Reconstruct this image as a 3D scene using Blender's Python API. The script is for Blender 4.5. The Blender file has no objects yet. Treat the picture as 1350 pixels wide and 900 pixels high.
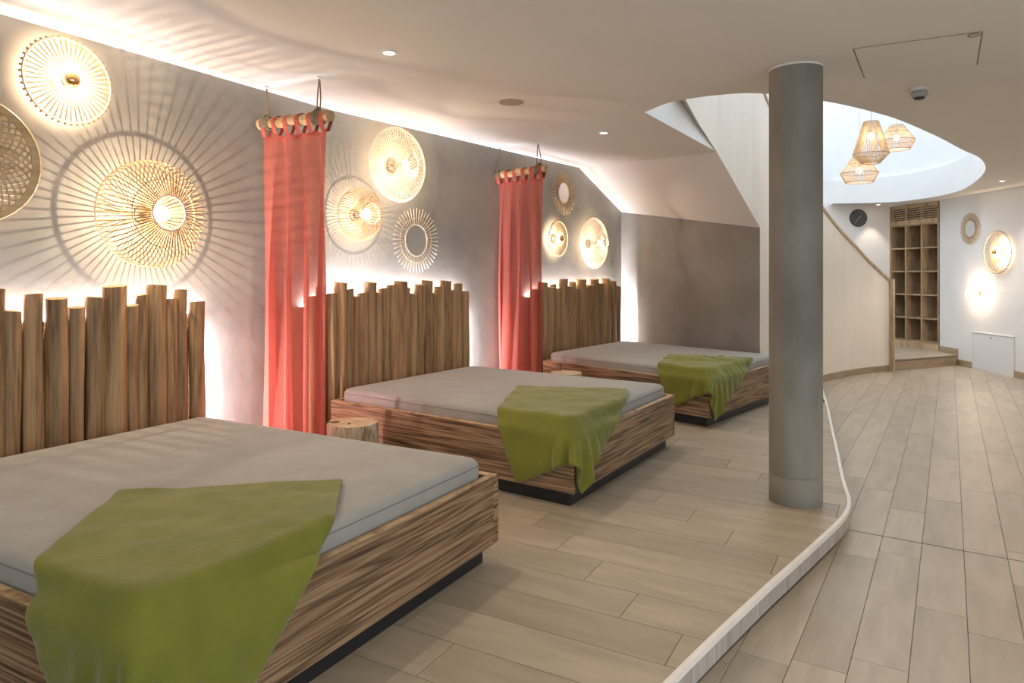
import bpy, bmesh, math, random
import numpy as np
from mathutils import Vector, Matrix
random.seed(7)
SC = bpy.context.scene
COL = SC.collection
# ------------------------------------------------------------------ camera
cam = bpy.data.cameras.new('camera'); camo = bpy.data.objects.new('camera', cam); COL.objects.link(camo)
cam.sensor_width = 36; cam.lens = 24.0; cam.shift_y = (363 - 450) / 1350; cam.clip_start = 0.05
camo.location = (0, 0, 1.35); camo.rotation_euler = (math.pi / 2, 0, math.atan2(577, 900))
SC.camera = camo
# ------------------------------------------------------------------ sky, exposure
world = bpy.data.worlds.new('world'); SC.world = world; world.use_nodes = True
bg = world.node_tree.nodes['Background']; bg.inputs[0].default_value = (0.74, 0.86, 1.0, 1); bg.inputs[1].default_value = 2.0
SC.view_settings.view_transform = 'Standard'; SC.view_settings.look = 'None'
SC.view_settings.exposure = 0.55; SC.view_settings.gamma = 1
K_WALL = 19.0      # wall lamps
K_SPOT = 36.0      # recessed downlights
K_LED = 19.0        # strips behind the headboards
K_PEND = 3.2
WARM = (1.0, 0.80, 0.58); NEUT = (1.0, 0.88, 0.74)

# ------------------------------------------------------------------ materials
def mat(name, c1, c2=None, scale=3.0, stretch=(1, 1, 1), rough=0.7, metal=0.0, bump=0.0, bscale=None, detail=6, per=0.0, coord='Object', rot=0.0, sheen=0.0, c3=None, lo=0.35, hi=0.65):
    m = bpy.data.materials.new(name); m.use_nodes = True; nt = m.node_tree; N = nt.nodes; L = nt.links
    b = N['Principled BSDF']; b.inputs['Roughness'].default_value = rough; b.inputs['Metallic'].default_value = metal
    if sheen: b.inputs['Sheen Weight'].default_value = sheen; b.inputs['Sheen Roughness'].default_value = 0.4
    if c2 is None:
        b.inputs['Base Color'].default_value = (*c1, 1); 
        if not bump: return m
        c2 = c1
    tc = N.new('ShaderNodeTexCoord'); mp = N.new('ShaderNodeMapping')
    if coord == 'World':
        g = N.new('ShaderNodeNewGeometry'); L.new(g.outputs['Position'], mp.inputs[0])
    else: L.new(tc.outputs[coord], mp.inputs[0])
    mp.inputs['Scale'].default_value = stretch; mp.inputs['Rotation'].default_value = (0, 0, rot)
    if per:
        oi = N.new('ShaderNodeObjectInfo'); mu = N.new('ShaderNodeMath'); mu.operation = 'MULTIPLY'; mu.inputs[1].default_value = 37.0
        L.new(oi.outputs['Random'], mu.inputs[0]); L.new(mu.outputs[0], mp.inputs['Location'])
    no = N.new('ShaderNodeTexNoise'); no.inputs['Scale'].default_value = scale; no.inputs['Detail'].default_value = detail; no.inputs['Roughness'].default_value = 0.6
    L.new(mp.outputs[0], no.inputs['Vector'])
    cr = N.new('ShaderNodeValToRGB'); cr.color_ramp.elements[0].position = lo; cr.color_ramp.elements[1].position = hi
    cr.color_ramp.elements[0].color = (*c1, 1); cr.color_ramp.elements[1].color = (*c2, 1)
    if c3: e = cr.color_ramp.elements.new((lo + hi) / 2); e.color = (*c3, 1)
    L.new(no.outputs[0], cr.inputs[0]); out = cr.outputs[0]
    if per:
        hs = N.new('ShaderNodeHueSaturation'); mr = N.new('ShaderNodeMapRange'); mr.inputs[3].default_value = 1 - per; mr.inputs[4].default_value = 1 + per
        L.new(oi.outputs['Random'], mr.inputs[0]); L.new(mr.outputs[0], hs.inputs['Value']); L.new(out, hs.inputs['Color']); out = hs.outputs[0]
    L.new(out, b.inputs['Base Color'])
    if bump:
        bp = N.new('ShaderNodeBump'); bp.inputs['Strength'].default_value = bump; bp.inputs['Distance'].default_value = 0.01
        if bscale:
            n2 = N.new('ShaderNodeTexNoise'); n2.inputs['Scale'].default_value = bscale; n2.inputs['Detail'].default_value = 5
            L.new(mp.outputs[0], n2.inputs['Vector']); L.new(n2.outputs[0], bp.inputs['Height'])
        else: L.new(no.outputs[0], bp.inputs['Height'])
        L.new(bp.outputs[0], b.inputs['Normal'])
    return m

def emit(name, c, s):
    m = bpy.data.materials.new(name); m.use_nodes = True; N = m.node_tree.nodes; N.clear()
    e = N.new('ShaderNodeEmission'); e.inputs[0].default_value = (*c, 1); e.inputs[1].default_value = s
    o = N.new('ShaderNodeOutputMaterial'); m.node_tree.links.new(e.outputs[0], o.inputs[0]); return m

def glow_glass(name, c, s, t=0.85):
    m = bpy.data.materials.new(name); m.use_nodes = True; N = m.node_tree.nodes; N.clear(); L = m.node_tree.links
    e = N.new('ShaderNodeEmission'); e.inputs[0].default_value = (*c, 1); e.inputs[1].default_value = s
    tr = N.new('ShaderNodeBsdfTransparent'); mx = N.new('ShaderNodeMixShader'); mx.inputs[0].default_value = t
    o = N.new('ShaderNodeOutputMaterial'); L.new(e.outputs[0], mx.inputs[1]); L.new(tr.outputs[0], mx.inputs[2]); L.new(mx.outputs[0], o.inputs[0]); return m

def wood(name, dark, mid, light, axis_scale, wave=4.0, rough=0.6, bump=0.25, per=0.1, dist=6.0):
    """strong flat-sawn grain: distorted bands along the board"""
    m = bpy.data.materials.new(name); m.use_nodes = True; nt = m.node_tree; N = nt.nodes; L = nt.links
    b = N['Principled BSDF']; b.inputs['Roughness'].default_value = rough
    tc = N.new('ShaderNodeTexCoord'); mp = N.new('ShaderNodeMapping'); mp.inputs['Scale'].default_value = axis_scale
    oi = N.new('ShaderNodeObjectInfo'); mu = N.new('ShaderNodeMath'); mu.operation = 'MULTIPLY'; mu.inputs[1].default_value = 23.0
    L.new(oi.outputs['Random'], mu.inputs[0]); L.new(mu.outputs[0], mp.inputs['Location']); L.new(tc.outputs['Object'], mp.inputs[0])
    wv = N.new('ShaderNodeTexNoise'); wv.inputs['Scale'].default_value = wave; wv.inputs['Detail'].default_value = 2; wv.inputs['Distortion'].default_value = 0.6
    L.new(mp.outputs[0], wv.inputs['Vector'])
    m1 = N.new('ShaderNodeMath'); m1.operation = 'MULTIPLY'; m1.inputs[1].default_value = dist; L.new(wv.outputs[0], m1.inputs[0])
    m2 = N.new('ShaderNodeMath'); m2.operation = 'PINGPONG'; m2.inputs[1].default_value = 0.5; L.new(m1.outputs[0], m2.inputs[0])
    n2 = N.new('ShaderNodeTexNoise'); n2.inputs['Scale'].default_value = wave * 6; n2.inputs['Detail'].default_value = 6; L.new(mp.outputs[0], n2.inputs['Vector'])
    m3 = N.new('ShaderNodeMath'); m3.operation = 'ADD'; L.new(m2.outputs[0], m3.inputs[0]); L.new(n2.outputs[0], m3.inputs[1])
    cr = N.new('ShaderNodeValToRGB'); E = cr.color_ramp.elements; E[0].position = 0.38; E[0].color = (*dark, 1); E[1].position = 1.0; E[1].color = (*light, 1)
    e = E.new(0.66); e.color = (*mid, 1); L.new(m3.outputs[0], cr.inputs[0])
    hs = N.new('ShaderNodeHueSaturation'); mr = N.new('ShaderNodeMapRange'); mr.inputs[3].default_value = 1 - per; mr.inputs[4].default_value = 1 + per
    L.new(oi.outputs['Random'], mr.inputs[0]); L.new(mr.outputs[0], hs.inputs['Value']); L.new(cr.outputs[0], hs.inputs['Color']); L.new(hs.outputs[0], b.inputs['Base Color'])
    bp = N.new('ShaderNodeBump'); bp.inputs['Strength'].default_value = bump; bp.inputs['Distance'].default_value = 0.01; L.new(m3.outputs[0], bp.inputs['Height']); L.new(bp.outputs[0], b.inputs['Normal'])
    return m

M = {}
M['plaster'] = mat('taupe_plaster', (0.27, 0.248, 0.21), (0.37, 0.343, 0.297), 1.3, rough=0.75, bump=0.15, bscale=9, coord='World')
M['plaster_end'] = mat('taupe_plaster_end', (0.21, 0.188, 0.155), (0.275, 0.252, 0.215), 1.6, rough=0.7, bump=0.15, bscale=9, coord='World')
M['ceiling'] = mat('ceiling_paint', (0.665, 0.625, 0.565), (0.695, 0.655, 0.595), 1.0, rough=0.85, bump=0.04, bscale=30, coord='World')
M['cream'] = mat('cream_plaster', (0.74, 0.67, 0.58), (0.78, 0.715, 0.625), 2.5, stretch=(4, 4, 0.5), rough=0.8, bump=0.02, bscale=6, coord='World')
M['white'] = mat('white_paint', (0.78, 0.75, 0.72), (0.82, 0.79, 0.76), 2, rough=0.8, coord='World')
M['upper'] = mat('upper_white_paint', (0.80, 0.79, 0.77), (0.83, 0.82, 0.80), 1, rough=0.85, coord='World')
M['concrete'] = mat('concrete', (0.172, 0.157, 0.128), (0.25, 0.235, 0.20), 3, stretch=(1, 1, 0.45), rough=0.6, bump=0.15, bscale=14, coord='World')
TROT = math.radians(3.5)
M['tile_up'] = mat('wood_look_tile_light', (0.295, 0.235, 0.16), (0.40, 0.328, 0.235), 2.2, stretch=(0.9, 5, 1), rough=0.42, per=0.10, coord='World', rot=-TROT, bump=0.05, bscale=5, lo=0.3, hi=0.7)
M['tile_low'] = mat('wood_look_tile_lower', (0.34, 0.278, 0.20), (0.45, 0.375, 0.28), 2.2, stretch=(5, 0.9, 1), rough=0.42, per=0.10, coord='World', bump=0.05, bscale=5, lo=0.3, hi=0.7)
M['grout'] = mat('tile_grout', (0.16, 0.12, 0.085))
M['dark'] = mat('dark_recess', (0.02, 0.017, 0.015), rough=0.6)
M['kick'] = mat('black_plinth_board', (0.012, 0.012, 0.014), rough=0.45)
M['trim'] = mat('pale_stone_edge_trim', (0.70, 0.66, 0.60), (0.78, 0.74, 0.68), 8, rough=0.5, coord='World')
M['riser'] = mat('grey_riser_tile', (0.33, 0.29, 0.25), (0.44, 0.395, 0.345), 3, stretch=(5, 5, 0.8), rough=0.5, per=0.1, coord='World')
M['bedwood'] = wood('reclaimed_spruce', (0.040, 0.018, 0.008), (0.175, 0.098, 0.046), (0.35, 0.22, 0.118), (0.22, 1.0, 8.0), wave=2.4, dist=6, bump=.35)
M['bedtop'] = wood('sawn_spruce_edge', (0.20, 0.11, 0.05), (0.40, 0.25, 0.12), (0.50, 0.34, 0.19), (2, 2, 6), wave=3, dist=3)
M['log'] = wood('peeled_branch_wood', (0.155, 0.080, 0.032), (0.30, 0.175, 0.078), (0.40, 0.25, 0.12), (6, 6, 0.35), wave=2.0, bump=0.12, per=0.16, dist=1.6)
M['endgrain'] = mat('branch_end_grain', (0.36, 0.23, 0.11), (0.50, 0.35, 0.19), 30, rough=0.7)
M['stump'] = wood('stump_wood', (0.20, 0.13, 0.07), (0.50, 0.38, 0.25), (0.62, 0.50, 0.36), (5, 5, 0.8), wave=2.0, bump=0.3, dist=4)
M['stumptop'] = mat('stump_end_grain', (0.42, 0.29, 0.16), (0.62, 0.48, 0.30), 14, rough=0.7, bump=0.2)
M['stumphole'] = mat('stump_rot_hollow', (0.05, 0.03, 0.015), (0.14, 0.085, 0.045), 20)
M['oak'] = wood('oak_trim', (0.26, 0.165, 0.085), (0.42, 0.29, 0.165), (0.50, 0.36, 0.22), (3, 3, 0.7), wave=2.5, bump=0.08, dist=3)
M['shelf'] = wood('oak_shelf_board', (0.22, 0.14, 0.07), (0.33, 0.22, 0.12), (0.40, 0.28, 0.165), (3, 3, 0.9), wave=2.5, bump=0.06, dist=3)
M['base'] = mat('wood_look_skirting', (0.30, 0.215, 0.13), (0.40, 0.30, 0.19), 3, stretch=(1, 1, 6), rough=0.5, coord='World', per=0.08)
M['mattress'] = mat('grey_jersey_sheet', (0.30, 0.285, 0.25), (0.335, 0.32, 0.285), 5, rough=0.9, bump=0.12, bscale=120, sheen=0.15)
M['seam'] = mat('sheet_seam', (0.20, 0.185, 0.17), rough=0.9)
M['blanket'] = mat('green_fleece', (0.145, 0.148, 0.014), (0.185, 0.182, 0.018), 5, rough=0.95, bump=0.25, bscale=60, sheen=0.25)
M['rattan'] = mat('natural_rattan', (0.50, 0.34, 0.17), (0.66, 0.48, 0.27), 25, rough=0.55)
M['rattan_dark'] = mat('brown_rattan', (0.28, 0.16, 0.07), (0.42, 0.27, 0.13), 25, rough=0.55)
M['rattan_pale'] = mat('pale_rattan', (0.66, 0.54, 0.40), (0.78, 0.66, 0.50), 25, rough=0.55)
M['bamboo'] = mat('bamboo_band', (0.50, 0.33, 0.15), (0.66, 0.46, 0.24), 6, stretch=(1, 1, 6), rough=0.45)
M['rope'] = mat('jute_rope', (0.17, 0.12, 0.07), (0.28, 0.21, 0.13), 60, rough=0.9, bump=0.5)
M['rod'] = wood('bamboo_rod', (0.24, 0.13, 0.05), (0.48, 0.29, 0.12), (0.60, 0.40, 0.19), (0.7, 5, 5), wave=2, dist=4)
M['steel'] = mat('metal_hook', (0.55, 0.55, 0.55), rough=0.3, metal=1)
M['brass'] = mat('gold_mirror_cap', (0.78, 0.50, 0.20), rough=0.18, metal=1)
M['chrome'] = mat('lamp_socket_metal', (0.55, 0.50, 0.42), rough=0.25, metal=1)
M['mirror'] = mat('mirror_glass', (0.82, 0.82, 0.82), rough=0.03, metal=1)
M['plastic'] = mat('white_plastic', (0.62, 0.60, 0.56), rough=0.45)
M['greyplastic'] = mat('grey_plastic', (0.32, 0.31, 0.30), rough=0.4)
M['darkplastic'] = mat('dark_plastic', (0.03, 0.03, 0.03), rough=0.2)
M['speaker'] = mat('taupe_grille', (0.34, 0.25, 0.19), (0.42, 0.32, 0.25), 60)
M['clockface'] = mat('dark_clock_face', (0.06, 0.06, 0.06), (0.10, 0.10, 0.10), 8, rough=0.35)
M['clockmark'] = mat('clock_markings', (0.6, 0.6, 0.58), rough=0.5)
M['panel'] = mat('white_metal_panel', (0.74, 0.73, 0.72), rough=0.5)
M['bulb'] = glow_glass('lit_bulb_glass', (1.0, 0.90, 0.74), 16, 0.80)
M['bulbp'] = glow_glass('lit_pendant_bulb', (1.0, 0.84, 0.60), 5, 0.80)
M['spot'] = emit('downlight_lens', (1.0, 0.95, 0.85), 14)
M['ledface'] = emit('led_strip_face', (0.88, 0.90, 1.0), 5)

def curtain_mat():
    m = bpy.data.materials.new('coral_sheer_linen'); m.use_nodes = True; N = m.node_tree.nodes; L = m.node_tree.links; N.clear()
    tc = N.new('ShaderNodeTexCoord'); mp = N.new('ShaderNodeMapping'); mp.inputs['Scale'].default_value = (60, 60, 14); L.new(tc.outputs['Object'], mp.inputs[0])
    no = N.new('ShaderNodeTexNoise'); no.inputs['Scale'].default_value = 3; L.new(mp.outputs[0], no.inputs['Vector'])
    cr = N.new('ShaderNodeValToRGB'); cr.color_ramp.elements[0].color = (0.43, 0.108, 0.080, 1); cr.color_ramp.elements[1].color = (0.54, 0.160, 0.120, 1); L.new(no.outputs[0], cr.inputs[0])
    d = N.new('ShaderNodeBsdfDiffuse'); t = N.new('ShaderNodeBsdfTranslucent'); tr = N.new('ShaderNodeBsdfTransparent')
    tr.inputs[0].default_value = (1.0, 0.70, 0.64, 1)
    L.new(cr.outputs[0], d.inputs[0]); L.new(cr.outputs[0], t.inputs[0])
    a = N.new('ShaderNodeMixShader'); a.inputs[0].default_value = 0.42; L.new(d.outputs[0], a.inputs[1]); L.new(t.outputs[0], a.inputs[2])
    b = N.new('ShaderNodeMixShader'); b.inputs[0].default_value = 0.27; L.new(a.outputs[0], b.inputs[1]); L.new(tr.outputs[0], b.inputs[2])
    o = N.new('ShaderNodeOutputMaterial'); L.new(b.outputs[0], o.inputs[0]); return m
M['curtain'] = curtain_mat()
M['tab'] = mat('coral_tab_cloth', (0.36, 0.06, 0.04), (0.46, 0.09, 0.06), 40, rough=0.9)

# ------------------------------------------------------------------ helpers
def base_of(o):
    return Vector(o['_w']) if o is not None and '_w' in o else Vector((0, 0, 0))

def obj(name, vf, m, parent=None, smooth=False, kind=None, mats=None, fm=None, loc=None):
    """link ONE mesh object built from world-space verts; children are stored relative to their parent"""
    V, F = vf; me = bpy.data.meshes.new(name); w = base_of(parent)
    org = Vector(loc) if loc is not None else w
    me.from_pydata([tuple(Vector(v) - org) for v in V], [], F)
    if mats:
        for x in mats: me.materials.append(x)
        if fm:
            for p, i in zip(me.polygons, fm): p.material_index = i
    else: me.materials.append(m)
    if smooth: me.polygons.foreach_set('use_smooth', [True] * len(me.polygons))
    me.update()
    o = bpy.data.objects.new(name, me); COL.objects.link(o); o['_w'] = tuple(org)
    o.location = org - w
    if parent is not None: o.parent = parent
    if kind: o['kind'] = kind
    return o

def thing(name, label, cat, loc, group=None):
    o = bpy.data.objects.new(name, None); o.empty_display_size = 0.1; COL.objects.link(o); o.location = loc; o['_w'] = tuple(loc)
    o['label'] = label; o['category'] = cat
    if group: o['group'] = group
    return o

def tag(o, label, cat, group=None):
    o['label'] = label; o['category'] = cat
    if group: o['group'] = group
    return o

def join(*parts):
    V = []; F = []
    for v, f in parts:
        n = len(V); V += [tuple(p) for p in v]; F += [tuple(i + n for i in q) for q in f]
    return V, F

def fm_of(*counts):
    r = []
    for i, c in enumerate(counts): r += [i] * c
    return r

def prism(poly, z0, z1):
    """poly: list of (x,y) counter clockwise; z0,z1 numbers or functions of (x,y)"""
    n = len(poly); f0 = z0 if callable(z0) else (lambda x, y: z0); f1 = z1 if callable(z1) else (lambda x, y: z1)
    V = [(x, y, f0(x, y)) for x, y in poly] + [(x, y, f1(x, y)) for x, y in poly]
    F = [tuple(range(n - 1, -1, -1)), tuple(range(n, 2 * n))] + [(i, (i + 1) % n, n + (i + 1) % n, n + i) for i in range(n)]
    return V, F

def box(c, sx, sy, sz, ang=0.0):
    ca, sa = math.cos(ang), math.sin(ang)
    pts = [(c[0] + ca * x - sa * y, c[1] + sa * x + ca * y) for x, y in ((-sx / 2, -sy / 2), (sx / 2, -sy / 2), (sx / 2, sy / 2), (-sx / 2, sy / 2))]
    return prism(pts, c[2] - sz / 2, c[2] + sz / 2)

def lerp2(a, b, t): return (a[0] + (b[0] - a[0]) * t, a[1] + (b[1] - a[1]) * t)

def strip(pts, z0, z1):
    """vertical sheet along a polyline"""
    n = len(pts); f0 = z0 if callable(z0) else (lambda x, y: z0); f1 = z1 if callable(z1) else (lambda x, y: z1)
    V = [(x, y, f0(x, y)) for x, y in pts] + [(x, y, f1(x, y)) for x, y in pts]
    return V, [(i, i + 1, n + i + 1, n + i) for i in range(n - 1)]

def slabwall(pts, z0, z1, th, lift=0.0, taper=0):
    """wall of thickness th (to the left of the walking direction) along polyline"""
    n = len(pts); off = offset(pts, th)
    for i in range(taper): off[i] = lerp2(pts[i], off[i], 0.02 + i / taper)
    f0 = z0 if callable(z0) else (lambda x, y: z0); f1 = z1 if callable(z1) else (lambda x, y: z1)
    V = []
    for i in range(n):
        a, b = pts[i], off[i]; V += [(a[0], a[1], f0(*a)), (a[0], a[1], f1(*a)), (b[0], b[1], f1(*a)), (b[0], b[1], f0(*a) + lift)]
    F = []
    for i in range(n - 1):
        p = 4 * i; q = p + 4
        F += [(p, q, q + 1, p + 1), (p + 1, q + 1, q + 2, p + 2), (p + 2, q + 2, q + 3, p + 3), (p + 3, q + 3, q, p)]
    F += [(0, 1, 2, 3), tuple(4 * (n - 1) + k for k in (3, 2, 1, 0))]
    return V, F

def offset(pts, d):
    out = []
    for i, p in enumerate(pts):
        a = pts[max(i - 1, 0)]; b = pts[min(i + 1, len(pts) - 1)]
        dx, dy = b[0] - a[0], b[1] - a[1]; l = math.hypot(dx, dy) or 1
        out.append((p[0] - dy / l * d, p[1] + dx / l * d))
    return out

def catmull(P, n=6):
    P = [np.array(p, float) for p in P]; Q = [2 * P[0] - P[1]] + P + [2 * P[-1] - P[-2]]; out = []
    for i in range(1, len(Q) - 2):
        for k in range(n):
            t = k / n; a, b, c, d = Q[i - 1], Q[i], Q[i + 1], Q[i + 2]
            out.append(tuple(0.5 * ((2 * b) + (-a + c) * t + (2 * a - 5 * b + 4 * c - d) * t * t + (-a + 3 * b - 3 * c + d) * t ** 3)))
    out.append(tuple(P[-1])); return out

def tube(pts, r, k=6, cap=True, closed=False):
    P = [Vector(p) for p in pts]; n = len(P); V = []; F = []
    R = r if isinstance(r, (list, tuple)) else [r] * n; ref = None
    for i in range(n):
        if closed: t = P[(i + 1) % n] - P[i - 1]
        else: t = P[min(i + 1, n - 1)] - P[max(i - 1, 0)]
        t.normalize()
        if ref is None:
            ref = Vector((0, 0, 1)) if abs(t.z) < 0.9 else Vector((1, 0, 0))
        u = (ref - t * ref.dot(t)).normalized(); ref = u; w = t.cross(u)
        for j in range(k):
            a = 2 * math.pi * j / k; V.append(tuple(P[i] + (u * math.cos(a) + w * math.sin(a)) * R[i]))
    m = n if closed else n - 1
    for i in range(m):
        for j in range(k):
            a = i * k; b = ((i + 1) % n) * k; F.append((a + j, a + (j + 1) % k, b + (j + 1) % k, b + j))
    if cap and not closed: F += [tuple(range(k - 1, -1, -1)), tuple((n - 1) * k + j for j in range(k))]
    return V, F

def lathe(prof, c, ax=(0, 0, 1), n=24, capb=True, capt=True):
    """prof: (radius, height) along axis ax from point c"""
    c = Vector(c); ax = Vector(ax).normalized(); h = Vector((0, 0, 1)) if abs(ax.z) < 0.9 else Vector((1, 0, 0))
    u = (h - ax * h.dot(ax)).normalized(); w = ax.cross(u); V = []; F = []
    for r, z in prof:
        for j in range(n):
            a = 2 * math.pi * j / n; V.append(tuple(c + ax * z + (u * math.cos(a) + w * math.sin(a)) * r))
    for i in range(len(prof) - 1):
        for j in range(n): F.append((i * n + j, i * n + (j + 1) % n, (i + 1) * n + (j + 1) % n, (i + 1) * n + j))
    if capb: F.append(tuple(range(n - 1, -1, -1)))
    if capt: F.append(tuple((len(prof) - 1) * n + j for j in range(n)))
    return V, F

def sphere(c, r, n=16, m=10, ax=(0, 0, 1), t0=0.02, t1=0.98):
    return lathe([(r * math.sin(math.pi * (t0 + (t1 - t0) * i / m)), -r * math.cos(math.pi * (t0 + (t1 - t0) * i / m))) for i in range(m + 1)], c, ax, n)

def light(kind, loc, power, color, **k):
    l = bpy.data.lights.new('lamp_light', kind); l.energy = power; l.color = color
    for a, b in k.items():
        if a not in ('aim', 'parent'): setattr(l, a, b)
    o = bpy.data.objects.new('lamp_light', l); COL.objects.link(o); par = k.get('parent')
    o.location = Vector(loc) - base_of(par)
    if par is not None: o.parent = par
    if 'aim' in k: o.rotation_euler = Vector(k['aim']).to_track_quat('-Z', 'Z' if abs(Vector(k['aim']).normalized().z) < 0.9 else 'Y').to_euler()
    return o

def clip_rect(poly, rect):
    """Sutherland-Hodgman: polygon clipped by convex ccw rect"""
    out = list(poly)
    for i in range(len(rect)):
        a, b = rect[i], rect[(i + 1) % len(rect)]; inp, out = out, []
        if not inp: return []
        s = lambda p: (b[0] - a[0]) * (p[1] - a[1]) - (b[1] - a[1]) * (p[0] - a[0])
        for j in range(len(inp)):
            p, q = inp[j - 1], inp[j]; sp, sq = s(p), s(q)
            if (sp < 0) != (sq < 0):
                t = sp / (sp - sq); out.append((p[0] + t * (q[0] - p[0]), p[1] + t * (q[1] - p[1])))
            if sq >= 0: out.append(q)
    res = []
    for p in out:
        if not res or math.dist(p, res[-1]) > 1e-4: res.append(p)
    if len(res) > 2 and math.dist(res[0], res[-1]) < 1e-4: res.pop()
    return res

def area(poly): return 0.5 * sum(poly[i - 1][0] * poly[i][1] - poly[i][0] * poly[i - 1][1] for i in range(len(poly)))

# ------------------------------------------------------------------ room geometry
LOW = -0.14
def CE(x, y):
    s = 0.022 + 0.015 * min(1, max(0, (y - 3.8) / 2.2)); z = 2.59 + s * max(0, -(x + 0.78))
    return z + 0.008 * max(0, y - 6) * min(1, max(0, (x + 2.4) / 0.4))
WL = [(-3.85, -2.5), (-4.009, 1.496), (-4.137, 3.791), (-3.925, 7.68), (-3.861, 8.849)]      # wall on the bed side
def wall_pt(y, off=0.0):
    for a, b in zip(WL, WL[1:]):
        if a[1] <= y <= b[1]:
            t = (y - a[1]) / (b[1] - a[1]); d = (b[0] - a[0], b[1] - a[1]); l = math.hypot(*d); n = (d[1] / l, -d[0] / l)
            return (a[0] + t * d[0] + n[0] * off, y + n[1] * off), n
END = [(-3.861, 8.849), (-1.79, 7.95)]
STAIR = catmull([(-1.79, 7.95), (-1.70, 9.2), (-1.487, 10.425), (-1.168, 11.411), (-0.796, 12.132)], 8)
EDGE = catmull([(-0.93, -2.5), (-0.90, 0.2), (-0.84, 1.4), (-0.777, 2.19), (-0.675, 2.971), (-0.606, 3.42), (-0.532, 3.908), (-0.494, 4.198), (-0.488, 4.41), (-0.505, 4.584), (-0.536, 4.74), (-0.603, 5.086), (-0.697, 5.643), (-0.853, 6.528), (-1.031, 7.558), (-1.22, 8.572), (-1.52, 10.15)], 6)
OPEN = catmull([(-2.011, 5.064), (-1.787, 4.873), (-1.631, 4.807), (-1.394, 4.779), (-1.104, 4.858), (-0.758, 5.278), (-0.451, 5.935), (-0.274, 6.508), (-0.07, 7.343), (0.116, 8.224), (0.259, 8.818), (0.346, 9.575), (0.358, 10.323), (0.29, 11.334), (0.127, 12.45), (-0.22, 13.25), (-0.80, 13.85), (-1.45, 13.98), (-1.82, 13.93)], 5)
SHL, SHR = (-0.955, 14.80), (-0.16, 14.05)
CLK = [(-3.0, 13.45), (-1.95, 14.15), (-0.958, 14.803)]
WR = [(-0.145, 14.02), (0.106, 13.568), (2.6, 9.27)]

poly = [WL[0], WL[1], WL[2], WL[3], (-2.056, 7.187)] + OPEN + [(-1.9, 14.18), (-0.955, 14.85), (-0.14, 14.10), WR[0], WR[2], (2.6, -2.5)]
bm = bmesh.new(); vs = [bm.verts.new((x, y, 0)) for x, y in poly]
f = bm.faces.new(vs); bmesh.ops.triangulate(bm, faces=[f])
for x in [-2.4, -2.0, -0.78] + [-3.4, -2.9]: bmesh.ops.bisect_plane(bm, geom=bm.verts[:] + bm.edges[:] + bm.faces[:], plane_co=(x, 0, 0), plane_no=(1, 0, 0))
for y in [3.8, 4.9, 6.0, 7.0, 9.0]: bmesh.ops.bisect_plane(bm, geom=bm.verts[:] + bm.edges[:] + bm.faces[:], plane_co=(0, y, 0), plane_no=(0, 1, 0))
for v in bm.verts: v.co.z = CE(v.co.x, v.co.y)
bm.verts.index_update()
cf = ([tuple(v.co) for v in bm.verts], [tuple(v.index for v in reversed(f.verts)) if f.normal.z > 0 else tuple(v.index for v in f.verts) for f in bm.faces]); bm.free()
obj('ceiling', cf, M['ceiling'], kind='structure')
# sloping soffit under the stair
A_, B_, C_, D_ = [Vector(p) for p in ((-3.925, 7.68, CE(-3.925, 7.68)), (-3.861, 8.849, 2.235), (-1.79, 7.95, 1.885), (-2.056, 7.187, CE(-2.056, 7.187)))]
n = 12; SV = []; SF = []
for i in range(n + 1):
    for j in range(n + 1):
        s, t = i / n, j / n; a = A_.lerp(B_, s); b = D_.lerp(C_, s); SV.append(tuple(a.lerp(b, t)))
for i in range(n):
    for j in range(n): SF.append((i * (n + 1) + j, i * (n + 1) + j + 1, (i + 1) * (n + 1) + j + 1, (i + 1) * (n + 1) + j))
obj('stair_soffit', (SV, SF), M['ceiling'], kind='structure', smooth=True)
obj('wall_left', strip(WL, -0.02, lambda x, y: CE(x, y) if y < 7.7 else 2.235), M['plaster'], kind='structure')
obj('wall_end', strip(END, -0.02, lambda x, y: 2.235 if x < -3 else 1.885), M['plaster_end'], kind='structure')
# opening: slab fascia, ledge, upper walls of the stair well
obj('wall_opening', strip(OPEN, CE, lambda x, y: 3.12), M['upper'], kind='structure', smooth=True)
obj('wall_slab_edge', strip([(-2.011, 5.064), (-2.062, 7.187)], CE, 3.12), M['upper'], kind='structure')
up = offset(OPEN, -0.07)
UP = up + [(-2.1, 14.05), (-3.2, 13.9), (-4.3, 13.0), (-4.3, 4.6), (-2.1, 4.75)]
obj('wall_upper', strip(UP, 3.12, 5.6), M['upper'], kind='structure', smooth=False)
nn = len(OPEN); obj('trim_1', ([(x, y, 3.12) for x, y in OPEN] + [(x, y, 3.12) for x, y in up], [(i, i + 1, nn + i + 1, nn + i) for i in range(nn - 1)]), M['upper'], kind='structure')
obj('upper_floor', prism([(-4.3, 4.6), (-2.02, 4.9), (-2.07, 7.187), (-4.3, 7.8)], 3.10, 3.12), M['white'], kind='structure')
obj('wall_stairwell', strip([(-3.861, 8.849), (-4.0, 13.0), CLK[0]], LOW, 5.6), M['upper'], kind='structure')
obj('wall_back', strip(CLK, LOW, 3.30), M['white'], kind='structure')
obj('wall_right', strip([WR[0], (0.106, 13.568), WR[2]], LOW, lambda x, y: CE(x, y)), M['white'], kind='structure')
obj('wall_shelf_recess', strip([(-0.958, 14.803), (-0.92, 15.3), (0.0, 14.45), WR[0]], LOW, 2.8), M['white'], kind='structure')
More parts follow.
